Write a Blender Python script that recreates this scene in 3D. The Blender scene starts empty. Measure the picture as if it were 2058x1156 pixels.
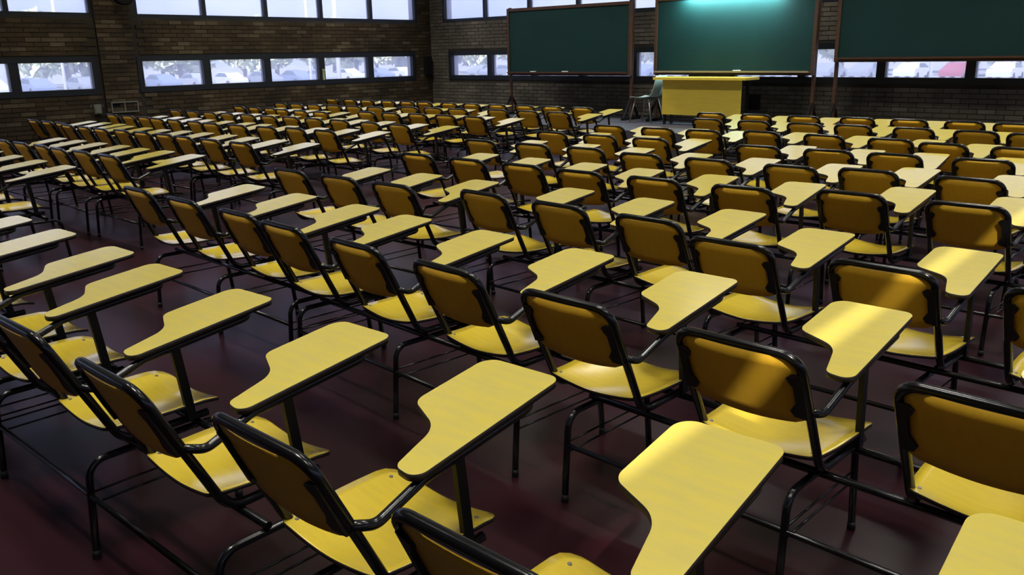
import bpy, math, random
from mathutils import Vector, Matrix
random.seed(7)
scene = bpy.context.scene
C = scene.collection

# ------------------------------------------------------------------ camera
EYE = 1.60
F_PX = 1684.84
RIGHT = Vector((0.738532, 0.674002, -0.017087))
DOWN = Vector((0.169089, -0.209692, -0.963036))
FWD = Vector((-0.652671, 0.708344, -0.268831))
cam_data = bpy.data.cameras.new('camera')
cam = bpy.data.objects.new('camera', cam_data)
C.objects.link(cam)
cam_data.sensor_width = 36.0
cam_data.lens = F_PX / 2058 * 36.0
cam_data.clip_start = 0.05
cam_data.clip_end = 600
m3 = Matrix((RIGHT, -DOWN, -FWD)).transposed()
cam.matrix_world = Matrix.Translation((0, 0, EYE)) @ m3.to_4x4()
scene.camera = cam

# ------------------------------------------------------------------ colour management
vs = scene.view_settings
vs.view_transform = 'Standard'
vs.look = 'None'
vs.gamma = 1.0
vs.use_curve_mapping = False
vs.exposure = 0.0

# ------------------------------------------------------------------ world (hazy bright sky)
SKY_STRENGTH = 2.2
world = bpy.data.worlds.new('sky')
scene.world = world
world.use_nodes = True
nt = world.node_tree
nt.nodes.clear()
out = nt.nodes.new('ShaderNodeOutputWorld')
bg = nt.nodes.new('ShaderNodeBackground')
bg.inputs['Strength'].default_value = SKY_STRENGTH
tc = nt.nodes.new('ShaderNodeTexCoord')
ns = nt.nodes.new('ShaderNodeTexNoise')
ns.inputs['Scale'].default_value = 5.0
ns.inputs['Detail'].default_value = 5.0
rp = nt.nodes.new('ShaderNodeValToRGB')
rp.color_ramp.elements[0].position = 0.40
rp.color_ramp.elements[0].color = (0.36, 0.42, 0.68, 1)
rp.color_ramp.elements[1].position = 0.60
rp.color_ramp.elements[1].color = (0.60, 0.64, 0.76, 1)
nt.links.new(tc.outputs['Generated'], ns.inputs['Vector'])
nt.links.new(ns.outputs['Fac'], rp.inputs['Fac'])
nt.links.new(rp.outputs['Color'], bg.inputs['Color'])
nt.links.new(bg.outputs['Background'], out.inputs['Surface'])

# ------------------------------------------------------------------ sun
SUN_DIR = Vector((-0.69, 0.80, -1.0)).normalized()
sun_data = bpy.data.lights.new('sun', 'SUN')
sun_data.energy = 8.0
sun_data.angle = math.radians(0.8)
sun_data.color = (1.0, 0.93, 0.80)
sun = bpy.data.objects.new('sun', sun_data)
sun.rotation_euler = SUN_DIR.to_track_quat('-Z', 'Y').to_euler()
sun.location = (5, -8, 12)
C.objects.link(sun)
FILL_LAMP_W = 26.0          # each added fill lamp under the ceiling
BOARD_LAMP_W = 80.0     # fluorescent lamp over the middle board

# room extents
XL, XR, YB, YF, ZC = -15.6, 7.2, -8.2, 14.2, 5.0
DAIS_Z, DAIS_Y = 0.36, 11.5

# ------------------------------------------------------------------ mesh helpers
class MB:
    def __init__(self):
        self.v = []; self.f = []; self.m = []; self.s = []
    def face(self, idx, m=0, s=False):
        self.f.append(tuple(idx)); self.m.append(m); self.s.append(s)
    def box(self, a, b, m=0):
        x0, y0, z0 = a; x1, y1, z1 = b
        n = len(self.v)
        self.v += [(x0,y0,z0),(x1,y0,z0),(x1,y1,z0),(x0,y1,z0),(x0,y0,z1),(x1,y0,z1),(x1,y1,z1),(x0,y1,z1)]
        for q in ((0,3,2,1),(4,5,6,7),(0,1,5,4),(1,2,6,5),(2,3,7,6),(3,0,4,7)):
            self.face([n+i for i in q], m)
        return self
    def bar(self, p, q, wx, wy, side=(1,0,0), m=0):
        """flat bar from p to q; wx along side, wy across"""
        p = Vector(p); q = Vector(q); d = (q-p).normalized()
        s = Vector(side); s = (s - d*s.dot(d)).normalized(); t = d.cross(s)
        n = len(self.v)
        for o in (p, q):
            for a, b in ((-1,-1),(1,-1),(1,1),(-1,1)):
                self.v.append(tuple(o + s*(a*wx/2) + t*(b*wy/2)))
        for k in ((0,3,2,1),(4,5,6,7),(0,1,5,4),(1,2,6,5),(2,3,7,6),(3,0,4,7)):
            self.face([n+i for i in k], m)
        return self
    def tube(self, pts, r, sides=10, m=0, closed=False, cap=True):
        P = [Vector(p) for p in pts]
        N = len(P)
        T = []
        for i in range(N):
            a = P[i-1] if (i > 0 or closed) else P[i]
            b = P[(i+1) % N] if (i < N-1 or closed) else P[i]
            T.append((b-a).normalized())
        ref = Vector((0,0,1)) if abs(T[0].z) < 0.9 else Vector((1,0,0))
        u = (ref - T[0]*ref.dot(T[0])).normalized()
        n = len(self.v)
        for i in range(N):
            u = (u - T[i]*u.dot(T[i])).normalized()
            w = T[i].cross(u)
            for k in range(sides):
                a = 2*math.pi*k/sides
                self.v.append(tuple(P[i] + u*(r*math.cos(a)) + w*(r*math.sin(a))))
        rng = N if closed else N-1
        for i in range(rng):
            j = (i+1) % N
            for k in range(sides):
                k2 = (k+1) % sides
                self.face((n+i*sides+k, n+i*sides+k2, n+j*sides+k2, n+j*sides+k), m, True)
        if cap and not closed:
            self.face([n+k for k in reversed(range(sides))], m)
            self.face([n+(N-1)*sides+k for k in range(sides)], m)
        return self
    def prism(self, outline, zf, thick, mt=0, ms=1, mb=1):
        """outline of (x, y) counter-clockwise; zf(x, y) gives the top height"""
        n = len(self.v); N = len(outline)
        for x, y in outline: self.v.append((x, y, zf(x, y)))
        for x, y in outline: self.v.append((x, y, zf(x, y)-thick))
        self.face(range(n, n+N), mt)
        self.face([n+N+i for i in reversed(range(N))], mb)
        for i in range(N):
            j = (i+1) % N
            self.face((n+N+i, n+N+j, n+j, n+i), ms, True)
        return self
    def mesh(self, name, mats):
        me = bpy.data.meshes.new(name)
        me.from_pydata(self.v, [], self.f)
        for m in mats: me.materials.append(m)
        me.polygons.foreach_set('material_index', self.m)
        me.polygons.foreach_set('use_smooth', self.s)
        me.update()
        return me
    def build(self, name, mats, parent=None):
        if not isinstance(mats, (list, tuple)): mats = [mats]
        return link(name, self.mesh(name, mats), parent)

def link(name, me, parent=None):
    o = bpy.data.objects.new(name, me)
    C.objects.link(o)
    if parent is not None: o.parent = parent
    return o

def empty(name, loc=(0,0,0), rz=0.0):
    o = bpy.data.objects.new(name, None)
    o.empty_display_size = 0.1
    o.location = loc; o.rotation_euler = (0,0,rz)
    C.objects.link(o)
    return o

def tag(o, label=None, cat=None, group=None, kind=None):
    if label: o['label'] = label
    if cat: o['category'] = cat
    if group: o['group'] = group
    if kind: o['kind'] = kind
    return o

def fillet(pts, radii, n=6, closed=False):
    """round the corners of a 3-D polyline"""
    P = [Vector(p) for p in pts]; N = len(P); res = []
    for i in range(N):
        r = radii[i] if isinstance(radii, (list, tuple)) else radii
        if (not closed and i in (0, N-1)) or r <= 0:
            res.append(P[i]); continue
        a = P[i-1]-P[i]; b = P[(i+1) % N]-P[i]
        la, lb = a.length, b.length; a.normalize(); b.normalize()
        ang = a.angle(b)
        t = min(r/math.tan(ang/2), la*0.49, lb*0.49)
        rr = t*math.tan(ang/2)
        bis = (a+b).normalized()
        c = P[i] + bis*(rr/math.sin(ang/2))
        s, e = P[i]+a*t-c, P[i]+b*t-c
        tot = s.angle(e)
        for k in range(n+1):
            f = k/n
            q = (s*math.sin((1-f)*tot) + e*math.sin(f*tot))/math.sin(tot)
            res.append(c+q)
    return res

def fillet2(pts, radii, n=6):
    return [(p.x, p.y) for p in fillet([(x, y, 0) for x, y in pts], radii, n, True)]

# ------------------------------------------------------------------ materials
def mat(name, color, rough=0.5, metallic=0.0, spec=0.5, coat=0.0, noise=None, bump=0.0, bscale=60):
    """noise = (other colour, scale, stretch vector, contrast)"""
    m = bpy.data.materials.new(name); m.use_nodes = True
    t = m.node_tree; p = t.nodes['Principled BSDF']
    p.inputs['Base Color'].default_value = (*color, 1)
    p.inputs['Roughness'].default_value = rough
    p.inputs['Metallic'].default_value = metallic
    p.inputs['Specular IOR Level'].default_value = spec
    p.inputs['Coat Weight'].default_value = coat
    p.inputs['Coat Roughness'].default_value = 0.17
    p.inputs['Coat IOR'].default_value = 1.6
    if noise or bump:
        co = t.nodes.new('ShaderNodeTexCoord')
    if noise:
        c2, sc, st, lo, hi = noise
        mp = t.nodes.new('ShaderNodeMapping'); mp.inputs['Scale'].default_value = st
        nn = t.nodes.new('ShaderNodeTexNoise'); nn.inputs['Scale'].default_value = sc; nn.inputs['Detail'].default_value = 6
        r = t.nodes.new('ShaderNodeValToRGB')
        r.color_ramp.elements[0].position = lo; r.color_ramp.elements[0].color = (*color, 1)
        r.color_ramp.elements[1].position = hi; r.color_ramp.elements[1].color = (*c2, 1)
        t.links.new(co.outputs['Object'], mp.inputs['Vector']); t.links.new(mp.outputs['Vector'], nn.inputs['Vector'])
        t.links.new(nn.outputs['Fac'], r.inputs['Fac']); t.links.new(r.outputs['Color'], p.inputs['Base Color'])
    if bump:
        n2 = t.nodes.new('ShaderNodeTexNoise'); n2.inputs['Scale'].default_value = bscale; n2.inputs['Detail'].default_value = 4
        b = t.nodes.new('ShaderNodeBump'); b.inputs['Strength'].default_value = bump; b.inputs['Distance'].default_value = 0.01
        t.links.new(co.outputs['Object'], n2.inputs['Vector']); t.links.new(n2.outputs['Fac'], b.inputs['Height'])
        t.links.new(b.outputs['Normal'], p.inputs['Normal'])
    return m

def mat_brick(name, c1, c2, c3):
    m = bpy.data.materials.new(name); m.use_nodes = True
    t = m.node_tree; p = t.nodes['Principled BSDF']; p.inputs['Roughness'].default_value = 0.85
    p.inputs['Specular IOR Level'].default_value = 0.2
    g = t.nodes.new('ShaderNodeNewGeometry'); oi = t.nodes.new('ShaderNodeObjectInfo')
    ad = t.nodes.new('ShaderNodeMath'); ad.operation = 'ADD'
    fr = t.nodes.new('ShaderNodeMath'); fr.operation = 'FRACT'
    t.links.new(g.outputs['Random Per Island'], ad.inputs[0]); t.links.new(oi.outputs['Random'], ad.inputs[1])
    t.links.new(ad.outputs[0], fr.inputs[0])
    r = t.nodes.new('ShaderNodeValToRGB')
    r.color_ramp.elements[0].position = 0.0; r.color_ramp.elements[0].color = (*c1, 1)
    r.color_ramp.elements[1].position = 0.72; r.color_ramp.elements[1].color = (*c2, 1)
    e = r.color_ramp.elements.new(0.93); e.color = (*c3, 1)
    t.links.new(fr.outputs[0], r.inputs['Fac'])
    # large soft stains and limewash patches in world position
    n1 = t.nodes.new('ShaderNodeTexNoise'); n1.inputs['Scale'].default_value = 0.9; n1.inputs['Detail'].default_value = 8
    n1.inputs['Roughness'].default_value = 0.62
    t.links.new(g.outputs['Position'], n1.inputs['Vector'])
    r1 = t.nodes.new('ShaderNodeValToRGB')
    r1.color_ramp.elements[0].position = 0.3; r1.color_ramp.elements[0].color = (0.45, 0.45, 0.45, 1)
    r1.color_ramp.elements[1].position = 0.75; r1.color_ramp.elements[1].color = (1.5, 1.45, 1.3, 1)
    t.links.new(n1.outputs['Fac'], r1.inputs['Fac'])
    mx = t.nodes.new('ShaderNodeMix'); mx.data_type = 'RGBA'; mx.blend_type = 'MULTIPLY'; mx.inputs['Factor'].default_value = 1.0
    t.links.new(r.outputs['Color'], mx.inputs[6]); t.links.new(r1.outputs['Color'], mx.inputs[7])
    t.links.new(mx.outputs[2], p.inputs['Base Color'])
    n2 = t.nodes.new('ShaderNodeTexNoise'); n2.inputs['Scale'].default_value = 45
    b = t.nodes.new('ShaderNodeBump'); b.inputs['Strength'].default_value = 0.5; b.inputs['Distance'].default_value = 0.01
    t.links.new(g.outputs['Position'], n2.inputs['Vector']); t.links.new(n2.outputs['Fac'], b.inputs['Height'])
    t.links.new(b.outputs['Normal'], p.inputs['Normal'])
    return m

def mat_glass(name):
    m = bpy.data.materials.new(name); m.use_nodes = True
    t = m.node_tree; t.nodes.clear()
    o = t.nodes.new('ShaderNodeOutputMaterial')
    tr = t.nodes.new('ShaderNodeBsdfTransparent'); tr.inputs['Color'].default_value = (0.93, 0.95, 1.0, 1)
    tl = t.nodes.new('ShaderNodeBsdfTranslucent'); tl.inputs['Color'].default_value = (0.75, 0.80, 1.0, 1)
    gl = t.nodes.new('ShaderNodeBsdfGlossy'); gl.inputs['Roughness'].default_value = 0.03
    m1 = t.nodes.new('ShaderNodeMixShader'); m1.inputs[0].default_value = 0.33  # translucent share puts the bright bluish haze into the glass
    fr = t.nodes.new('ShaderNodeFresnel'); fr.inputs['IOR'].default_value = 1.3
    m2 = t.nodes.new('ShaderNodeMixShader')
    t.links.new(tr.outputs[0], m1.inputs[1]); t.links.new(tl.outputs[0], m1.inputs[2])
    t.links.new(fr.outputs[0], m2.inputs[0]); t.links.new(m1.outputs[0], m2.inputs[1]); t.links.new(gl.outputs[0], m2.inputs[2])
    t.links.new(m2.outputs[0], o.inputs['Surface'])
    return m

def mat_emit(name, color, strength):
    m = bpy.data.materials.new(name); m.use_nodes = True
    t = m.node_tree; t.nodes.clear()
    o = t.nodes.new('ShaderNodeOutputMaterial'); e = t.nodes.new('ShaderNodeEmission')
    e.inputs['Color'].default_value = (*color, 1); e.inputs['Strength'].default_value = strength
    t.links.new(e.outputs[0], o.inputs['Surface'])
    return m

M = {}
M['yellow'] = mat('yellow_laminate', (0.77, 0.575, 0.042), 0.20, spec=0.6, coat=1.0, noise=((0.70, 0.53, 0.052), 9, (1, 6, 1), 0.35, 0.7))
M['tablet'] = mat('tablet_laminate', (0.76, 0.625, 0.115), 0.22, spec=0.6, coat=0.7, noise=((0.69, 0.58, 0.14), 7, (1, 5, 1), 0.35, 0.7))
M['ochre'] = mat('back_panel_ochre', (0.76, 0.44, 0.030), 0.45, spec=0.3, noise=((0.72, 0.41, 0.027), 8, (5, 1, 1), 0.35, 0.7))
M['edge'] = mat('dark_edge', (0.018, 0.012, 0.010), 0.5)
M['steel'] = mat('black_enamel', (0.005, 0.0055, 0.0065), 0.22, spec=0.5)
M['plastic'] = mat('black_plastic', (0.006, 0.006, 0.006), 0.5)
M['matt'] = mat('black_enamel_matt', (0.005, 0.0055, 0.006), 0.5, spec=0.25)
M['rivet'] = mat('rivet_steel', (0.35, 0.33, 0.30), 0.4, metallic=0.8)
M['floor'] = mat('polished_red_floor', (0.030, 0.0058, 0.0105), 0.31, spec=0.35, noise=((0.012, 0.0038, 0.0052), 0.9, (1, 1, 1), 0.3, 0.72))
M['dais'] = mat('dais_concrete', (0.085, 0.085, 0.100), 0.45, noise=((0.055, 0.055, 0.065), 1.4, (1, 1, 1), 0.3, 0.7))
M['mortar'] = mat('mortar', (0.055, 0.048, 0.038), 0.95, spec=0.1, noise=((0.032, 0.028, 0.023), 2.0, (1, 1, 1), 0.3, 0.7))
M['brick'] = mat_brick('old_brick', (0.041, 0.031, 0.018), (0.060, 0.044, 0.025), (0.10, 0.080, 0.052))
M['brick_front'] = mat_brick('old_brick_front', (0.120, 0.110, 0.094), (0.138, 0.125, 0.107), (0.17, 0.155, 0.135))  # paler, greyer copy of the side wall's brick
M['plaster'] = mat('dark_plaster', (0.12, 0.11, 0.10), 0.9, spec=0.1)
M['ceiling'] = mat('ceiling_concrete', (0.50, 0.49, 0.47), 0.9, spec=0.1)
M['wframe'] = mat('window_frame_paint', (0.010, 0.013, 0.018), 0.45)
M['glass'] = mat_glass('hazy_glass')
M['slate'] = mat('green_chalkboard', (0.004, 0.028, 0.028), 0.55, spec=0.25, noise=((0.0055, 0.034, 0.033), 1.6, (1, 1, 1), 0.35, 0.7))
M['wood'] = mat('brown_wood', (0.075, 0.031, 0.014), 0.5, noise=((0.050, 0.021, 0.010), 5, (1, 1, 8), 0.3, 0.7))
M['tray'] = mat('tray_wood', (0.33, 0.26, 0.14), 0.5)
M['desk'] = mat('desk_laminate', (0.80, 0.60, 0.075), 0.35, noise=((0.74, 0.55, 0.065), 4, (1, 1, 5), 0.35, 0.7))
M['mint'] = mat('grey_green_plastic', (0.42, 0.50, 0.46), 0.4)
M['chrome'] = mat('dull_metal', (0.30, 0.31, 0.30), 0.35, metallic=0.7)
M['chalk'] = mat('chalk', (0.85, 0.85, 0.82), 0.9)
M['darkgrey'] = mat('dark_grey', (0.010, 0.010, 0.011), 0.85, spec=0.15)
M['palegrey'] = mat('pale_grey_paint', (0.16, 0.17, 0.14), 0.6)
M['housing'] = mat('lamp_housing', (0.6, 0.6, 0.6), 0.5)
M['tube'] = mat_emit('fill_tube', (1.0, 0.96, 0.88), 2.0)  # glowing tubes of the added fill lamps
M['boardtube'] = mat_emit('board_fluorescent_tube', (0.80, 0.97, 1.0), 6.0)
M['asphalt'] = mat('pale_asphalt', (0.50, 0.50, 0.54), 0.9, noise=((0.38, 0.39, 0.43), 0.3, (1, 1, 1), 0.3, 0.7))
M['leaf_a'] = mat('leaf_a', (0.66, 0.72, 0.50), 0.7)
M['leaf_b'] = mat('leaf_b', (0.72, 0.75, 0.56), 0.7)
M['bark'] = mat('bark', (0.20, 0.17, 0.15), 0.9)
M['pole'] = mat('white_pole', (0.75, 0.76, 0.78), 0.5)
M['tyre'] = mat('tyre', (0.03, 0.03, 0.035), 0.8)
M['carglass'] = mat('car_glass', (0.10, 0.13, 0.18), 0.1)
CAR = {'white': (0.72, 0.74, 0.78), 'silver': (0.42, 0.45, 0.52), 'blue': (0.22, 0.28, 0.46), 'grey': (0.30, 0.33, 0.40), 'red': (0.42, 0.06, 0.07)}
for k, c in CAR.items(): M['car_'+k] = mat('car_paint_'+k, c, 0.25, spec=0.5, coat=0.5)

# ------------------------------------------------------------------ floor, dais, ceiling
fl = MB().box((XL-0.3, YB-0.3, -0.12), (XR+0.3, YF+0.3, 0)).build('floor', M['floor']); tag(fl, 'dark red polished concrete floor', kind='structure')
da = MB().box((-14.4, DAIS_Y, 0), (6.5, YF-0.02, DAIS_Z)).build('floor_dais', M['dais']); tag(da, 'low grey concrete dais along the chalkboard wall', kind='structure')
# unseen ceiling; narrow open slot added to shape the sun bands
SX0, SX1, SY0, SY1 = 1.960, 2.030, -2.1, 1.9
mb = MB()
mb.box((XL-0.3, YB-0.3, ZC), (SX0, YF+0.3, ZC+0.04)); mb.box((SX1, YB-0.3, ZC), (XR+0.3, YF+0.3, ZC+0.04))
mb.box((SX0, YB-0.3, ZC), (SX1, SY0, ZC+0.04)); mb.box((SX0, SY1, ZC), (SX1, YF+0.3, ZC+0.04))
tag(mb.build('ceiling', M['ceiling']), 'grey concrete ceiling with a narrow slot added for the sun bands', kind='structure')

# ------------------------------------------------------------------ walls, windows, bricks
# local wall frame: u along the wall, w out of the room, z up
class Wall:
    def __init__(s, name, axis, plane, sign, u0, u1, label):
        s.name, s.axis, s.plane, s.sign, s.u0, s.u1 = name, axis, plane, sign, u0, u1
        s.open = []; s.label = label
        s.proud = []      # (ua, ub, depth) piers standing proud of the wall
    def pt(s, u, w, z):
        return (s.plane + s.sign*w, u, z) if s.axis == 'x' else (u, s.plane + s.sign*w, z)
    def box(s, mb, ua, ub, wa, wb, za, zb, m=0):
        a = s.pt(ua, wa, za); b = s.pt(ub, wb, zb)
        lo = tuple(min(p, q) for p, q in zip(a, b)); hi = tuple(max(p, q) for p, q in zip(a, b))
        mb.box(lo, hi, m)
WIN = []
def add_bay(w, kind, start, pitch, width, n=5):
    """openings; lower strip and tall upper strip"""
    if kind == 'lower': z0, z1, fr = 1.13, 1.58, 0.10
    else: z0, z1, fr = 2.40, 3.85, 0.07
    end = start + (n-1)*pitch + width
    w.open.append((start-fr, end+fr, z0-fr, z1+fr))
    WIN.append((w, kind, start, pitch, width, n, z0, z1, fr, end))
wl = Wall('wall_left', 'x', XL, -1, YB, YF, 'dark old brick side wall with two strips of windows')
wf = Wall('wall_front', 'y', YF, 1, XL, XR, 'dark brick wall behind the chalkboards')
wr = Wall('wall_right', 'x', XR, 1, YB, YF, 'plain wall with two strips of windows')
wb = Wall('wall_back', 'y', YB, -1, XL, XR, 'plain dark wall at the back of the hall')
for w in (wl, wr):
    for st in (7.12, -0.25, -7.56): add_bay(w, 'lower', st, 1.325, 1.17)
    for st in (7.15, -0.28, -7.6): add_bay(w, 'upper', st, 1.333, 1.25)
for st in (-14.89, -7.53, -0.2): add_bay(wf, 'lower', st, 1.31, 1.17)
for st in (-15.08, -7.72, -0.36): add_bay(wf, 'upper', st, 1.325, 1.25)
wl.proud = [(6.36, 6.98, 0.06)]

def build_wall(w, m):
    us = sorted({w.u0, w.u1, *[a for o in w.open for a in o[:2]]}); us = [u for u in us if w.u0 <= u <= w.u1]
    zs = sorted({0.0, ZC, *[a for o in w.open for a in o[2:]]})
    mb = MB()
    for zi in range(len(zs)-1):
        za, zb = zs[zi], zs[zi+1]; run = None
        for ui in range(len(us)-1):
            ua, ub = us[ui], us[ui+1]; uc, zc = (ua+ub)/2, (za+zb)/2
            solid = not any(o[0] < uc < o[1] and o[2] < zc < o[3] for o in w.open)
            if solid: run = (run[0], ub) if run else (ua, ub)
            if (not solid or ui == len(us)-2) and run:
                w.box(mb, run[0], run[1], 0.0, 0.30, za, zb); run = None
    for a, b, d in w.proud: w.box(mb, a, b, -d, 0.02, 0, ZC)
    o = mb.build(w.name, m); tag(o, w.label, kind='structure')
    return o
OW = {}
OW['l'] = build_wall(wl, M['mortar']); OW['f'] = build_wall(wf, M['mortar'])
OW['r'] = build_wall(wr, M['plaster']); OW['b'] = build_wall(wb, M['plaster'])

def bricks(w, root, m, ua, ub, za, zb, hidden):
    PR, H, L, J = 0.010, 0.064, 0.238, 0.011
    proto = MB(); w2 = Wall('', w.axis, 0, w.sign, 0, 0, '')
    w2.box(proto, -L/2, L/2, -PR, 0.012, -H/2, H/2)
    me = proto.mesh('brick', [m])
    full, part = [], []
    for ci in range(int((zb-za)/(H+J))):
        z0 = za + ci*(H+J); z1 = z0+H
        cuts = [(o[0], o[1]) for o in w.open if o[2] < z1 and o[3] > z0]
        u = ua - (0.125 if ci % 2 else 0)
        while u < ub:
            a, b = max(u, ua), min(u+L, ub)
            for c0, c1 in cuts:
                if c0 < b and c1 > a:
                    if c0 <= a and c1 >= b: b = a; break
                    if c0 > a: b = min(b, c0)
                    else: a = max(a, c1)
            if b-a > 0.04:
                off = 0.0
                for p0, p1, d in w.proud:
                    if b > p0 and a < p1:
                        off = d
                        a, b = max(a, p0), min(b, p1)
                if b-a > 0.04:
                    (full if abs(b-a-L) < 1e-4 else part).append((a, b, z0, z1, off))
            u += L+J
    def vis(t):
        p = Vector(w.pt((t[0]+t[1])/2, 0, t[2]))
        return (p - Vector((0, 0, EYE))).length + (100 if hidden((t[0]+t[1])/2, t[2]) else 0)
    full.sort(key=vis)
    for a, b, z0, z1, off in full[:300]:
        o = link('brick', me, root)
        j = random.uniform(-0.004, 0.003)
        o.location = w.pt((a+b)/2, -off+j, (z0+z1)/2)
    mb = MB()
    for a, b, z0, z1, off in full[300:] + part:
        j = random.uniform(-0.004, 0.003)
        w.box(mb, a, b, -off-PR+j, -off+0.012, z0, z1)
    o = mb.build('brickwork', m, root); o['kind'] = 'stuff'
def hid_l(u, z): return z < 0.95 or z > 2.9 or not 4.6 < u < 13.9
def hid_f(u, z): return z < 0.75 or z > 2.6 or u > -3.2 or (-12.9 < u < -9.5 and z > 1.1) or (-9.2 < u < -3 and z > 1.1)
bricks(wl, OW['l'], M['brick'], 3.6, 14.19, 0.35, 3.3, hid_l)
bricks(wf, OW['f'], M['brick_front'], -15.58, -1.1, 0.38, 2.9, hid_f)

for i, (w, kind, st, pitch, width, n, z0, z1, fr, end) in enumerate(WIN):
    nm = 'window_%d' % (i+1)
    side = {'wall_left': 'side brick wall', 'wall_front': 'chalkboard wall', 'wall_right': 'opposite wall'}[w.name]
    root = empty(nm, w.pt((st+end)/2, 0.1, z0-fr)); tag(root, '%s strip of hazy glass panes in the %s' % ('low' if kind == 'lower' else 'high', side), kind='structure')
    base = root.location.copy()
    def wb_(name, ua, ub, wa, wb2, za, zb, m):
        mb = MB(); w.box(mb, ua, ub, wa, wb2, za, zb)
        mb.v = [tuple(Vector(v)-base) for v in mb.v]
        return mb.build(name, m, root)
    mb = MB(); d0, d1 = (-0.012, 0.14) if kind == 'lower' else (0.0, 0.12)
    w.box(mb, st-fr, end+fr, d0, d1, z0-fr, z0); w.box(mb, st-fr, end+fr, d0, d1, z1, z1+fr)
    w.box(mb, st-fr, st, d0, d1, z0, z1); w.box(mb, end, end+fr, d0, d1, z0, z1)
    mb.v = [tuple(Vector(v)-base) for v in mb.v]
    mb.build('window_frame', M['wframe'], root)
    for k in range(n):
        a = st + k*pitch
        wb_('pane', a-0.004, a+width+0.004, 0.075, 0.081, z0-0.004, z1+0.004, M['glass'])
        if k < n-1: wb_('mullion', a+width, a+pitch, d0+0.004, d1-0.004, z0, z1, M['wframe'])
    if kind == 'upper':
        wb_('transom', st, end, 0.05, 0.11, z0+0.72, z0+0.77, M['wframe'])
    # daylight portal
    L = bpy.data.lights.new('window_portal', 'AREA'); L.shape = 'RECTANGLE'
    L.size = end-st; L.size_y = z1-z0; L.cycles.is_portal = True
    lo = bpy.data.objects.new('window_portal', L); C.objects.link(lo)
    lo.location = w.pt((st+end)/2, 0.32, (z0+z1)/2)
    inward = Vector(w.pt(0, -1, 0)) - Vector(w.pt(0, 0, 0))
    lo.rotation_euler = inward.to_track_quat('-Z', 'Y').to_euler()

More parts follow.
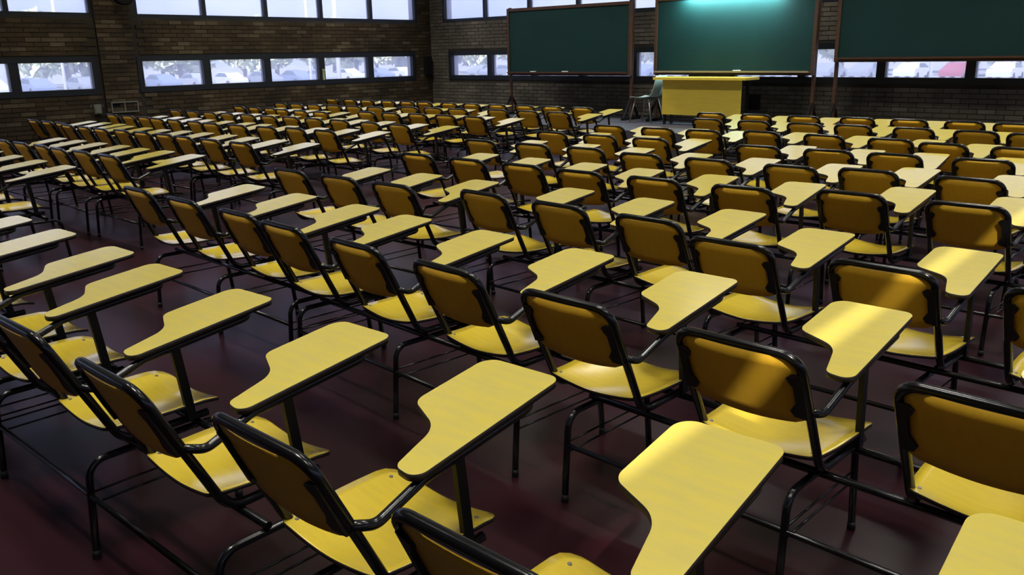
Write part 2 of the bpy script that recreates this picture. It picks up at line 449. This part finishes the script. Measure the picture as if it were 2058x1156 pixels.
# ------------------------------------------------------------------ chair and bench prototypes
def lean_y(z):      # line of the back uprights
    return (0.807 - z) * 0.44
R_T = 0.0142
def chair_meshes():
    me = {}
    # back and seat frame: one bent tube
    path = [(0.19, 0.50, 0.397), (0.19, 0.20, 0.395), (0.195, 0.0, 0.807), (-0.195, 0.0, 0.807), (-0.19, 0.20, 0.395), (-0.19, 0.50, 0.397)]
    me['back_frame'] = MB().tube(fillet(path, [0, 0.085, 0.058, 0.058, 0.085, 0], 7), R_T, 10).mesh('back_frame', [M['steel']])
    # backrest panel: curved board with rounded corners
    mb = MB(); NX, NZ = 14, 6; hw = 0.180
    def col(i):
        s = -1 + 2*i/NX
        zt = 0.799 - 0.030*max(0, (abs(s)-0.80)/0.20)**2
        zbm = 0.568 + 0.016*abs(s)**2 + 0.008*max(0, (abs(s)-0.92)/0.08)**2
        return s*hw, zt, zbm, -0.016*(1-s*s)
    for side in (0, 1):
        for i in range(NX+1):
            x, zt, zbm, cv = col(i)
            for k in range(NZ+1):
                z = zbm + (zt-zbm)*k/NZ
                mb.v.append((x, lean_y(z) + cv + (0.005 if side == 0 else -0.005), z))
    st = (NX+1)*(NZ+1)
    for i in range(NX):
        for k in range(NZ):
            a = i*(NZ+1)+k; b = (i+1)*(NZ+1)+k
            mb.face((a, a+1, b+1, b), 0, True)                     # front, towards +y
            mb.face((st+a, st+b, st+b+1, st+a+1), 1, True)          # rear
    ring = [k for k in range(NZ+1)] + [i*(NZ+1)+NZ for i in range(1, NX+1)] + [NX*(NZ+1)+k for k in reversed(range(NZ))] + [i*(NZ+1) for i in reversed(range(1, NX))]
    for a, b in zip(ring, ring[1:]+ring[:1]): mb.face((a, st+a, st+b, b), 2)
    me['backrest'] = mb.mesh('backrest', [M['yellow'], M['ochre'], M['edge']])
    # clip: black scalloped bracket between tube and panel
    for s, nm in ((1, 'clip_r'), (-1, 'clip_l')):
        mb = MB()
        pr = [(0.197, 0.752), (0.166, 0.750), (0.153, 0.738), (0.160, 0.722), (0.170, 0.710), (0.170, 0.655), (0.160, 0.640), (0.150, 0.624), (0.160, 0.606), (0.197, 0.600)]
        for dy in (-0.011, 0.009):
            for x, z in pr: mb.v.append((s*x, lean_y(z) + dy + (-0.010 if x < 0.18 else -0.004), z))
        n = len(pr); fr = list(range(n)); bk = [n+i for i in range(n)]
        mb.face(fr if s < 0 else fr[::-1]); mb.face(bk[::-1] if s < 0 else bk)
        for i in range(n):
            j = (i+1) % n; q = (i, n+i, n+j, j)
            mb.face(q if s < 0 else q[::-1])
        me[nm] = mb.mesh('backrest_clip', [M['plastic']])
    # seat: bent plywood
    mb = MB(); NU, NV = 14, 14
    def seat_z(x, y):
        z = 0.427 + 0.025*abs(x/0.2)**1.7
        if y < 0.30: z += 0.010*((0.30-y)/0.15)**2
        if y > 0.46: z -= 0.016*((y-0.46)/0.10)**2
        return z
    def sx(v, u):
        y = 0.150 + 0.410*v
        hwd = 0.195 + 0.018*math.sin(min(1, v*1.6)*math.pi/2)
        e, r = ((1-v)*0.41, 0.06) if v > 0.5 else (v*0.41, 0.022)
        if e < r: hwd -= r - math.sqrt(max(0, r*r-(r-e)**2))
        return u*hwd, y
    for dz in (0, 0.012):
        for i in range(NU+1):
            for k in range(NV+1):
                vv = 0.5-0.5*math.cos(math.pi*k/NV)
                x, y = sx(vv, -1+2*i/NU); mb.v.append((x, y, seat_z(x, y)-dz))
    st = (NU+1)*(NV+1)
    for i in range(NU):
        for k in range(NV):
            a = i*(NV+1)+k; b = (i+1)*(NV+1)+k
            mb.face((a, b, b+1, a+1), 0, True); mb.face((st+a, st+a+1, st+b+1, st+b), 1, True)
    ring = [i*(NV+1) for i in range(NU+1)] + [NU*(NV+1)+k for k in range(1, NV+1)] + [i*(NV+1)+NV for i in reversed(range(NU))] + [k for k in reversed(range(1, NV))]
    for a, b in zip(ring, ring[1:]+ring[:1]): mb.face((a, st+a, st+b, b), 1, True)
    me['seat'] = mb.mesh('seat', [M['yellow'], M['edge']])
    for j, (x, y) in enumerate(((-0.17, 0.185), (0.17, 0.185), (-0.17, 0.50), (0.17, 0.50))):
        mb = MB(); z = seat_z(x, y)
        mb.prism([(x+0.006*math.cos(a*math.pi/4), y+0.006*math.sin(a*math.pi/4)) for a in range(8)], lambda p, q: z+0.0025, 0.006, 0, 0, 0)
        me['rivet%d' % j] = mb.mesh('rivet', [M['rivet']])
    # arm tube rising to the tablet, looping under it
    tz = lambda y: 0.690 + 0.106*(y-0.28)
    zt = lambda y: tz(y) - 0.018 - R_T
    path = [(0.195, 0.085, 0.622), (0.206, 0.15, 0.600), (0.214, 0.29, zt(0.29)), (0.196, 0.71, zt(0.71)), (0.045, 0.71, zt(0.71)), (0.060, 0.53, zt(0.53))]
    me['arm'] = MB().tube(fillet(path, [0, 0.05, 0.10, 0.05, 0.05, 0], 6), R_T-0.001, 10).mesh('arm_tube', [M['steel']])
    # writing tablet
    ol = fillet2([(0.158, 0.252), (0.240, 0.240), (0.206, 0.805), (-0.062, 0.800), (-0.046, 0.497), (0.106, 0.428)], [0.032, 0.045, 0.035, 0.05, 0.055, 0.11], 7)
    me['tablet'] = MB().prism(ol, lambda x, y: tz(y), 0.018, 0, 1, 1).mesh('writing_tablet', [M['tablet'], M['edge']])
    # post
    mb = MB(); mb.bar((0.206, 0.435, 0.396), (0.212, 0.40, zt(0.40)+0.004), 0.016, 0.031, (1, 0, 0))
    me['post'] = mb.mesh('tablet_post', [M['matt']])
    return me
CH = chair_meshes()
def tablet_chair(loc, rz, label, group, near):
    r = empty('tablet_chair', loc, rz); tag(r, label, 'chair', group)
    s = link('seat', CH['seat'], r)
    if near:
        for j in range(4): link('rivet', CH['rivet%d' % j], s)
    link('backrest', CH['backrest'], r)
    link('back_frame', CH['back_frame'], r)
    link('backrest_clip', CH['clip_r'], r); link('backrest_clip', CH['clip_l'], r)
    link('arm_tube', CH['arm'], r); link('writing_tablet', CH['tablet'], r); link('tablet_post', CH['post'], r)
    return r
LEG = {}
def frame_meshes(span):
    k = round(span, 2)
    if k in LEG: return LEG[k]
    me = {}
    xs = (-k/2-0.06, 0.145, k/2+0.30) if k > 0.7 else (-k/2-0.06, k/2+0.26)
    me['xs'] = xs
    pts = [(0, 0.080, 0.012), (0, 0.100, 0.3425), (0, 0.575, 0.3425), (0, 0.610, 0.012)]
    me['leg'] = MB().tube(fillet(pts, [0, 0.06, 0.06, 0], 7), 0.0125, 10).mesh('leg_frame', [M['steel']])
    for nm, y in (('foot_r', 0.080), ('foot_f', 0.610)):
        me[nm] = MB().tube([(0, y, 0.0), (0, y, 0.03)], 0.0145, 10).mesh('foot_cap', [M['plastic']])
    a, b = xs[0]-0.015, xs[-1]+0.015
    for nm, y in (('beam0', 0.245), ('beam1', 0.470)):
        me[nm] = MB().tube([(a, y, 0.3665), (b, y, 0.3665)], 0.0125, 10).mesh('seat_beam', [M['steel']])
    me['stretch'] = MB().tube([(xs[0], 0.093, 0.225), (xs[-1], 0.093, 0.225)], 0.0100, 8).mesh('stretcher', [M['steel']])
    for nm, z in (('rail0', 0.235), ('rail1', 0.195)):
        me[nm] = MB().tube([(0, 0.092, z), (0, 0.59, z)], 0.0042, 6).mesh('side_rail', [M['steel']])
    LEG[k] = me
    return me
def bench_frame(loc, rz, span, label, group):
    me = frame_meshes(span)
    r = empty('bench_frame', loc, rz); tag(r, label, 'bench frame', group)
    for x in me['xs']:
        o = link('leg_frame', me['leg'], r); o.location.x = x
        for f in ('foot_r', 'foot_f'): link('foot_cap', me[f], o)
        for f in ('rail0', 'rail1'):
            q = link('side_rail', me[f], r); q.location.x = x
    for f in ('beam0', 'beam1'): link('seat_beam', me[f], r)
    link('stretcher', me['stretch'], r)

# rows as they stand: each bench = (x of its seats, y at its middle seat, dy per metre of x)
ORD = ['zeroth', 'first', 'second', 'third', 'fourth', 'fifth', 'sixth', 'seventh', 'eighth', 'ninth', 'tenth', 'eleventh', 'twelfth', 'thirteenth']
DESK = [  # block in front of the desk, row nearest the dais first
    [((-5.58, -4.96, -4.35), 9.93, 0.03), ((-3.74, -3.16, -2.59), 10.03, -0.01), ((-2.10, -1.50), 9.99, 0.0)],
    [((-5.13, -4.52, -3.91), 9.00, -0.03), ((-3.40, -2.78, -2.20), 8.98, -0.06), ((-1.72, -1.12), 8.88, 0.0)],
    [((-5.58, -4.96, -4.42), 7.69, 0.03), ((-3.87, -3.22, -2.60), 7.84, -0.06), ((-2.12, -1.55), 7.62, -0.1)],
    [((-5.63, -5.01, -4.41), 6.73, -0.02), ((-3.30, -2.70), 6.68, 0.02), ((-2.19, -1.58, -0.98), 6.71, 0.03)],
    [((-5.67, -5.02, -4.42), 5.73, 0.01), ((-3.79, -3.18, -2.53), 5.63, -0.02), ((-2.03, -1.40), 5.70, -0.05)],
    [((-5.30, -4.71, -4.13), 4.60, 0.0), ((-3.57, -2.97, -2.35), 4.57, 0.01), ((-1.77, -1.16, -0.56), 4.72, -0.04)],
    [((-5.33, -4.74, -4.17), 3.40, 0.0), ((-3.46, -2.85, -2.25), 3.46, -0.06), ((-1.68, -1.04, -0.42), 3.16, -0.05)],
    [((-5.35, -4.71, -4.06), 2.27, -0.03), ((-3.57, -2.94, -2.32), 2.165, -0.06), ((-1.69, -1.05, -0.41), 2.06, -0.04)],
    [((-5.33, -4.70, -4.03), 0.80, 0.0), ((-3.50, -2.84, -2.19), 0.78, 0.01), ((-1.55, -0.90, -0.27), 0.85, 0.0)],
]
SIDE = [  # block beside the windows, row nearest the dais first
    [((-13.86, -13.29, -12.77), 9.95, 0.0), ((-12.20, -11.67, -11.21), 9.98, 0.0), ((-10.62, -10.07, -9.48), 10.0, 0.0), ((-8.91, -8.36, -7.79), 10.03, 0.02)],
    [((-13.52, -13.02, -12.50), 8.58, 0.0), ((-11.94, -11.43, -10.90), 8.62, 0.05), ((-10.36, -9.83, -9.31), 8.92, 0.05), ((-8.60, -8.02, -7.47), 9.08, 0.02)],
    [((-13.33, -12.81, -12.28), 7.62, -0.05), ((-11.80, -11.26, -10.70), 7.48, -0.04), ((-10.04, -9.50), 7.80, 0.02), ((-9.02, -8.46, -7.91), 7.89, 0.0)],
    [((-13.35, -12.80, -12.25), 6.52, 0.0), ((-11.77, -11.20, -10.65), 6.54, 0.0), ((-10.17, -9.63, -9.07), 6.59, 0.0), ((-8.38, -7.80), 6.53, -0.05)],
    [((-13.26, -12.73, -12.22), 5.48, 0.02), ((-11.74, -11.22, -10.65), 5.44, 0.0), ((-10.15, -9.57, -8.97), 5.43, 0.05), ((-8.50, -7.92), 5.55, 0.0)],
    [((-13.13, -12.62, -12.13), 4.32, 0.0), ((-11.65, -11.12, -10.62), 4.22, 0.0), ((-10.15, -9.64, -9.13), 4.28, 0.03), ((-8.65, -8.09, -7.50), 4.27, 0.0)],
    [((-10.56, -10.03, -9.52), 2.96, 0.02), ((-9.03, -8.56), 2.99, -0.03), ((-8.08, -7.51), 3.01, 0.0)],
    [((-10.90, -10.27, -9.62), 1.99, 0.0), ((-8.98, -8.35, -7.68), 1.95, -0.02)],
]
def place(block, bname, gname):
    for ri, row in enumerate(block):
        bench_n = seat_n = 0
        order = sorted([s for b in row for s in b[0]], reverse=(bname == 'side-window'))
        benches = sorted(row, key=lambda b: b[0][0], reverse=(bname == 'side-window'))
        for bi, (xs, y, sl) in enumerate(benches):
            mid = (xs[0]+xs[-1])/2
            rz = math.atan(sl) + random.uniform(-0.006, 0.006)
            bench_frame((mid, y, 0), rz, abs(xs[-1]-xs[0]), 'black tubular bench frame, %s from the aisle, %s row from the dais, %s block' % (ORD[bi+1], ORD[ri+1], bname), 'frames in the %s block' % bname)
            for x in xs:
                yy = y + (x-mid)*math.tan(rz)
                n = order.index(x)+1
                d = math.hypot(x, yy)
                tablet_chair((x, yy, 0), rz + random.uniform(-0.010, 0.010), 'yellow tablet chair, %s from the aisle, %s row from the dais, %s block' % (ORD[n], ORD[ri+1], bname), gname, d < 4.5)
place(DESK, 'desk-side', 'tablet chairs in the block facing the desk')
place(SIDE, 'side-window', 'tablet chairs in the block beside the side windows')

# ------------------------------------------------------------------ chalkboards on stands
def chalkboard(x0, x1, z0, z1, y, label, tray_col):
    r = empty('chalkboard', ((x0+x1)/2, y, DAIS_Z)); tag(r, label, 'chalkboard', 'chalkboards on stands')
    ox, oy, oz = (x0+x1)/2, y, DAIS_Z
    def P(name, boxes, m):
        mb = MB()
        for a, b in boxes: mb.box((a[0]-ox, a[1]-oy, a[2]-oz), (b[0]-ox, b[1]-oy, b[2]-oz))
        return mb.build(name, m, r)
    t = 0.055
    P('writing_surface', [((x0+t, y-0.012, z0+t), (x1-t, y+0.012, z1-t))], M['slate'])
    P('frame_rail', [((x0, y-0.03, z0), (x1, y+0.03, z0+t))], M['wood']); P('frame_rail', [((x0, y-0.03, z1-t), (x1, y+0.03, z1))], M['wood'])
    P('frame_stile', [((x0, y-0.03, z0+t), (x0+t, y+0.03, z1-t))], M['wood']); P('frame_stile', [((x1-t, y-0.03, z0+t), (x1, y+0.03, z1-t))], M['wood'])
    P('chalk_tray', [((x0+t, y-0.11, z0+t-0.012), (x1-t, y-0.03, z0+t)), ((x0+t, y-0.11, z0+t), (x1-t, y-0.10, z0+t+0.016))], tray_col)
    for x in (x0-0.004, x1-0.046):
        P('post', [((x, y+0.03, DAIS_Z+0.05), (x+0.05, y+0.075, z1+0.02))], M['wood'])
        mb = MB()
        xc = x+0.025-ox
        mb.bar((xc, 0.05, 0.40), (xc, -0.20, 0.02), 0.04, 0.03); mb.bar((xc, 0.05, 0.40), (xc, 0.30, 0.02), 0.04, 0.03)
        mb.box((xc-0.025, -0.24, 0.0), (xc+0.025, 0.34, 0.05))
        mb.build('stand_foot', M['darkgrey'], r)
    return r
BY = 13.35
chalkboard(-12.29, -9.20, 1.165, 2.485, BY, 'dark green chalkboard on brown stand, beside the corner windows', M['wood'])
chalkboard(-8.69, -5.71, 1.185, 2.50, BY, 'lamp-lit green chalkboard on brown stand, behind the yellow desk', M['tray'])
chalkboard(-5.40, -1.90, 1.385, 2.70, BY, 'wide green chalkboard hung higher than the others, low windows beneath it', M['wood'])
# lamp over the middle board
r = empty('board_lamp', (-7.2, BY-0.13, 2.545)); tag(r, 'fluorescent lamp mounted above the chalkboard behind the desk', 'lamp')
MB().box((-0.95, -0.05, 0.0), (0.95, 0.05, 0.06)).build('lamp_housing', M['housing'], r)
MB().tube([(-0.92, 0, -0.018), (0.92, 0, -0.018)], 0.014, 10).build('lamp_tube', M['boardtube'], r)
for x in (-0.7, 0.7): MB().bar((x, 0.04, 0.03), (x, 0.13, -0.03), 0.03, 0.02).build('bracket', M['darkgrey'], r)
L = bpy.data.lights.new('board_lamp_light', 'AREA'); L.shape = 'RECTANGLE'; L.size = 1.8; L.size_y = 0.04; L.energy = BOARD_LAMP_W; L.color = (0.62, 0.98, 1.0)
lo = bpy.data.objects.new('board_lamp_light', L); C.objects.link(lo); lo.parent = r; lo.location = (0, 0, -0.04); lo.rotation_euler = (math.radians(22), 0, 0)
# chalk and erasers
for x, lab in ((-11.55, 'white board eraser on the tray of the chalkboard beside the corner'), (-10.72, 'white chalk on the tray of the dark corner chalkboard'), (-7.02, 'white chalk on the tray behind the yellow desk')):
    z = (1.185 if x > -8 else 1.165) + 0.055
    tag(MB().box((x-0.06, BY-0.095, z), (x+0.06, BY-0.045, z+0.03)).build('chalk', M['chalk']), lab, 'chalk')

# ------------------------------------------------------------------ teacher's desk
DX0, DX1, DY = -8.23, -6.50, 12.60
r = empty('teacher_desk', ((DX0+DX1)/2, DY, DAIS_Z)); tag(r, 'yellow teacher desk with deep front panel on the dais', 'desk')
w2 = (DX1-DX0)/2
MB().box((-w2, 0, 0.765), (w2, 0.48, 0.805)).build('desk_top', M['desk'], r)
MB().box((-w2+0.09, 0.17, 0.175), (w2-0.15, 0.19, 0.765)).build('front_panel', M['desk'], r)
for x in (-w2+0.10, w2-0.20):
    for y in (0.20, 0.42): MB().box((x, y, 0), (x+0.04, y+0.04, 0.765)).build('leg', M['steel'], r)
MB().box((-w2+0.14, 0.22, 0.06), (w2-0.20, 0.25, 0.10)).build('stretcher', M['steel'], r)
# moulded chair beside it, facing along the boards
r = empty('moulded_chair', (-8.62, 13.02, DAIS_Z), math.radians(90)); tag(r, 'grey-green moulded plastic chair beside the yellow desk', 'chair')
mb = MB(); NX, NS = 8, 16; prof = []
for k in range(NS+1):
    t = k/NS
    if t < 0.5: q = t/0.5; prof.append((0.22-0.40*q, 0.455 - 0.02*math.sin(q*math.pi) - (0.02*(1-q/0.15)**2 if q < 0.15 else 0)))
    else:
        q = (t-0.5)/0.5; prof.append((-0.18-0.13*q**0.8-0.02*math.sin(q*math.pi), 0.455 + 0.37*q**1.15))
for dz in (0, 1):
    for k, (y, z) in enumerate(prof):
        hw = 0.215 - 0.03*(k/NS)
        a = prof[max(0, k-1)]; b = prof[min(NS, k+1)]; d = Vector((0, b[0]-a[0], b[1]-a[1])).normalized(); nrm = Vector((0, d.z, -d.y))
        for i in range(NX+1):
            s = -1+2*i/NX; cc = 0.02*s*s
            mb.v.append((s*hw, y - nrm.y*(dz*0.008-cc), z - nrm.z*(dz*0.008-cc)))
st = (NS+1)*(NX+1)
for k in range(NS):
    for i in range(NX):
        a = k*(NX+1)+i; b = a+NX+1
        mb.face((a, a+1, b+1, b), 0, True); mb.face((st+a, st+b, st+b+1, st+a+1), 0, True)
ring = list(range(NX+1)) + [k*(NX+1)+NX for k in range(1, NS+1)] + [NS*(NX+1)+i for i in reversed(range(NX))] + [k*(NX+1) for k in reversed(range(1, NS))]
for a, b in zip(ring, ring[1:]+ring[:1]): mb.face((a, st+a, st+b, b))
mb.build('shell', M['mint'], r)
for sx_ in (-1, 1):
    MB().tube([(sx_*0.15, 0.14, 0.43), (sx_*0.21, 0.22, 0.0)], 0.011, 8).build('leg', M['chrome'], r)
    MB().tube([(sx_*0.15, -0.14, 0.43), (sx_*0.21, -0.24, 0.0)], 0.011, 8).build('leg', M['chrome'], r)
MB().box((-0.16, -0.15, 0.415), (0.16, 0.15, 0.43)).build('seat_plate', M['chrome'], r)

# ------------------------------------------------------------------ small wall fittings
def on_left(name, y, z, boxes, label, cat, m):
    o = MB()
    for (ya, yb, za, zb, d0, d1) in boxes: o.box((d0, ya, za), (d1, yb, zb))
    b = o.build(name, m); b.location = (XL, y, z); tag(b, label, cat); return b
# vent grille: pale frame with bars
g = empty('vent_grille', (XL+0.062, 6.67, 0.70)); tag(g, 'pale framed vent grille low on the brick pier', 'vent')
mb = MB()
mb.box((0, -0.24, 0), (0.025, 0.24, 0.02)); mb.box((0, -0.24, 0.17), (0.025, 0.24, 0.19)); mb.box((0, -0.24, 0.02), (0.025, -0.222, 0.17)); mb.box((0, 0.222, 0.02), (0.025, 0.24, 0.17))
mb.build('grille_frame', M['palegrey'], g)
MB().box((0, -0.009, 0.02), (0.022, 0.009, 0.17)).build('grille_bar', M['palegrey'], g)
MB().box((0, -0.222, 0.02), (0.006, -0.009, 0.17)).build('grille_panel', M['darkgrey'], g)
MB().box((0, 0.009, 0.02), (0.006, 0.222, 0.17)).build('grille_panel', M['darkgrey'], g)
on_left('outlet_box', 6.20, 0.70, [(-0.06, 0.06, 0, 0.16, 0.012, 0.06), (-0.045, 0.045, 0.015, 0.145, 0.06, 0.066)], 'small grey outlet box low on the side wall by the brick pier', 'outlet box', M['palegrey'])
on_left('wall_cabinet', 14.02, 1.15, [(-0.09, 0.09, 0, 0.42, 0.012, 0.12), (-0.08, 0.08, 0.01, 0.41, 0.12, 0.128)], 'narrow dark box on the brick wall in the corner', 'wall box', M['darkgrey'])
b = MB().box((-0.11, -0.05, 0), (0.11, 0, 0.26)).box((-0.09, -0.058, 0.02), (0.09, -0.05, 0.24)).build('socket_panel', M['darkgrey']); b.location = (-7.12, YF-0.012, 0.56)
tag(b, 'black socket panel on the wall right beside the yellow desk', 'socket panel')
# round fixture on the pier
g = empty('wall_fitting', (XL+0.06, 6.80, 2.50)); tag(g, 'dark round floodlight fixed high on the brick pier', 'fitting')
mb = MB(); n = 14
prof = [(0.02, 0.07), (0.05, 0.13), (0.14, 0.17), (0.22, 0.175), (0.235, 0.15), (0.215, 0.05)]
for x, rr in prof:
    for k in range(n): mb.v.append((x+0.05, rr*math.cos(2*math.pi*k/n), 0.19+rr*math.sin(2*math.pi*k/n)))
for i in range(len(prof)-1):
    for k in range(n): mb.face((i*n+k, i*n+(k+1) % n, (i+1)*n+(k+1) % n, (i+1)*n+k), 0, True)
mb.face([(len(prof)-1)*n+k for k in range(n)]); mb.face([k for k in reversed(range(n))])
mb.build('fitting_bowl', M['darkgrey'], g)
MB().box((0.0, -0.04, 0.15), (0.08, 0.04, 0.23)).build('mount', M['darkgrey'], g)
g = on_left('window_stay', 11.03, 1.12, [(-0.022, 0.022, 0, 0.22, 0.012, 0.04), (-0.03, 0.03, 0.19, 0.23, 0.012, 0.05)], 'pale green window stay on the mullion of the low side window', 'window stay', mat('pale_green', (0.42, 0.45, 0.22), 0.5))

# ------------------------------------------------------------------ fill lamps added out of view to brighten the seats
k = 0
for ix in range(7):
    for iy in range(5):
        x = -14.0 + ix*3.0; y = 0.4 + iy*2.8
        r = empty('fill_lamp', (x, y, ZC)); tag(r, 'fill lamp added under the unseen ceiling, in a grid over the seats', 'fill lamp', 'fill lamps')
        mb = MB().box((-0.62, -0.11, -0.04), (0.62, 0.11, 0.0)); mb.box((-0.62, -0.125, -0.16), (0.62, -0.11, 0.0)); mb.box((-0.62, 0.11, -0.16), (0.62, 0.125, 0.0))
        mb.build('lamp_housing', M['housing'], r)
        for yy in (-0.045, 0.045): MB().tube([(-0.6, yy, -0.07), (0.6, yy, -0.07)], 0.013, 8).build('lamp_tube', M['tube'], r)
        L = bpy.data.lights.new('fill_lamp_light', 'AREA'); L.shape = 'RECTANGLE'; L.size = 1.2; L.size_y = 0.18; L.energy = FILL_LAMP_W*(1.85 if iy > 2 else 1.0)
        L.color = (1.0, 0.96, 0.88); L.spread = math.radians(125 if iy > 2 else 92)      # narrow spread keeps the added light steep
        lo = bpy.data.objects.new('fill_lamp_light', L); C.objects.link(lo); lo.parent = r; lo.location = (0, 0, -0.165)

# ------------------------------------------------------------------ outside: ground, cars, trees, poles
GZ = -1.0
g = MB(); 
for a, b in (((-260, -260, GZ-0.2), (XL-0.4, 320, GZ)), ((XL-0.4, YF+0.4, GZ-0.2), (260, 320, GZ)), ((XR+0.4, -260, GZ-0.2), (260, YF+0.4, GZ)), ((XL-0.4, -260, GZ-0.2), (XR+0.4, YB-0.4, GZ))): g.box(a, b)
tag(g.build('ground', M['asphalt']), 'pale sunlit car park outside the windows', kind='structure')
def car_meshes():
    me = {}
    side = [(-2.1, 0.32), (-2.12, 0.62), (-1.95, 0.82), (-1.45, 0.90), (-0.75, 1.32), (0.55, 1.38), (1.25, 0.98), (1.95, 0.88), (2.1, 0.66), (2.1, 0.32)]
    mb = MB(); W = 0.84
    for s in (-1, 1):
        for x, z in side: mb.v.append((x, s*(W if z < 1.0 else 0.66), z))
    n = len(side); mb.face(range(n), 0); mb.face([n+i for i in reversed(range(n))], 0)
    for i in range(n): mb.face((i, n+i, n+(i+1) % n, (i+1) % n), 0)
    me['body'] = mb
    mb = MB()
    for s in (-1, 1):
        q = [(-1.25, 0.96), (-0.70, 1.27), (0.50, 1.32), (1.05, 0.99)]
        k0 = len(mb.v)
        for x, z in q: mb.v.append((x, s*((0.70 if z > 1.1 else 0.845)+0.006), z))
        mb.face([k0+i for i in (range(4) if s < 0 else reversed(range(4)))])
    me['glass'] = mb.mesh('side_windows', [M['carglass']])
    mb = MB().tube([(0, -0.10, 0), (0, 0.10, 0)], 0.31, 14)
    me['wheel'] = mb.mesh('wheel', [M['tyre']])
    return me
CM = car_meshes(); BODY = {k: CM['body'].mesh('car_body_'+k, [M['car_'+k]]) for k in CAR}
def car(x, y, rz, col, label, group):
    r = empty('parked_car', (x, y, GZ), rz); tag(r, label, 'car', group)
    link('body', BODY[col], r); link('side_windows', CM['glass'], r)
    for a in (-1.3, 1.28):
        for b in (-0.76, 0.76):
            o = link('wheel', CM['wheel'], r); o.location = (a, b, 0.31)
cols = ['white', 'blue', 'grey', 'white', 'blue', 'silver', 'white', 'grey', 'blue', 'silver', 'white', 'blue']
for i in range(14):
    c = cols[i % 12]
    car(-74 - random.uniform(0, 1.5), 22 + i*3.4, math.radians(random.choice((0, 180))), c, '%s parked car seen through the low side windows' % c, '%s cars outside the side windows' % c)
for i in range(18):
    x = -72.5 + i*3.5; c = cols[(i*5+2) % 12]
    if i == 15: c = 'red'
    car(x, 73 + random.uniform(0, 1.5), math.radians(90 + random.choice((0, 180))), c, '%s parked car seen through the low windows behind the chalkboards' % c, '%s cars outside the chalkboard wall' % c)
def crown_mesh(seed, n, mt):
    rnd = random.Random(seed); mb = MB()
    blobs = [(rnd.uniform(-1.6, 1.6), rnd.uniform(-1.6, 1.6), rnd.uniform(1.7, 3.6), rnd.uniform(0.8, 1.3)) for _ in range(9)]
    for _ in range(n):
        bx, by, bz, br = rnd.choice(blobs)
        d = Vector((rnd.gauss(0, 1), rnd.gauss(0, 1), rnd.gauss(0, 1))).normalized()*br*rnd.uniform(0.6, 1.0)
        p = Vector((bx, by, bz)) + Vector((d.x, d.y, d.z*0.8))
        a = Vector((rnd.gauss(0, 1), rnd.gauss(0, 1), rnd.gauss(0, 1))).normalized(); b = a.orthogonal().normalized(); s = rnd.uniform(0.17, 0.34)
        k0 = len(mb.v)
        for q in (a*s*1.5, b*s*0.7, a*-s*1.5, b*-s*0.7): mb.v.append(tuple(p+q))
        mb.face((k0, k0+1, k0+2, k0+3))
    return mb.mesh('crown', [mt])
CROWN = [crown_mesh(3, 2300, M['leaf_a']), crown_mesh(5, 2300, M['leaf_b']), crown_mesh(9, 2300, M['leaf_a'])]
mb = MB(); mb.tube([(0, 0, 0), (0.05, 0.02, 1.0), (0.12, 0.0, 2.2)], 0.16, 8); mb.tube([(0.05, 0.02, 1.0), (-0.5, 0.3, 2.1), (-0.8, 0.4, 2.8)], 0.09, 6); mb.tube([(0.1, 0, 1.5), (0.7, -0.3, 2.6)], 0.08, 6)
TRUNK = mb.mesh('trunk', [M['bark']])
def tree(x, y, i, label, group):
    r = empty('tree', (x, y, GZ), random.uniform(0, 6.28)); tag(r, label, 'tree', group)
    s = random.uniform(1.45, 1.65); r.scale = (s, s, s)
    link('crown', CROWN[i % 3], r); link('trunk', TRUNK, r)
for i in range(21): tree(-84 - (i % 3)*9.6, 20 + i*3.7, i, 'leafy low tree beyond the cars outside the side windows', 'trees outside the side windows')
for i in range(24): tree(-74 + i*3.7, 84 + (i % 3)*9.6, i+1, 'leafy low tree beyond the cars outside the chalkboard wall', 'trees outside the chalkboard wall')
def pole(x, y, rad, h, label):
    r = empty('lamp_post', (x, y, GZ)); tag(r, label, 'lamp post')
    MB().tube([(0, 0, 0), (0, 0, h)], rad, 12).build('post', M['pole'], r)
    MB().bar((0, 0, h-0.05), (1.1, 0, h+0.15), 0.1, 0.08).build('lamp_arm', M['pole'], r)
    MB().box((1.0, -0.12, h+0.08), (1.6, 0.12, h+0.2)).build('lamp_head', M['pole'], r)
    MB().box((-rad*1.6, -rad*1.6, 0), (rad*1.6, rad*1.6, 0.25)).build('plinth', M['pole'], r)
pole(-38, 27.9, 0.12, 9.0, 'thick white lamp post outside the side windows')
pole(-40, 27.5, 0.075, 7.0, 'thinner white lamp post beside the thick one outside the side windows')
pole(-38, 13.98, 0.06, 7.0, 'slim white lamp post outside the side window before the brick pier')
pole(-13.1, 44, 0.08, 7.0, 'white lamp post outside the low windows under the wide chalkboard')
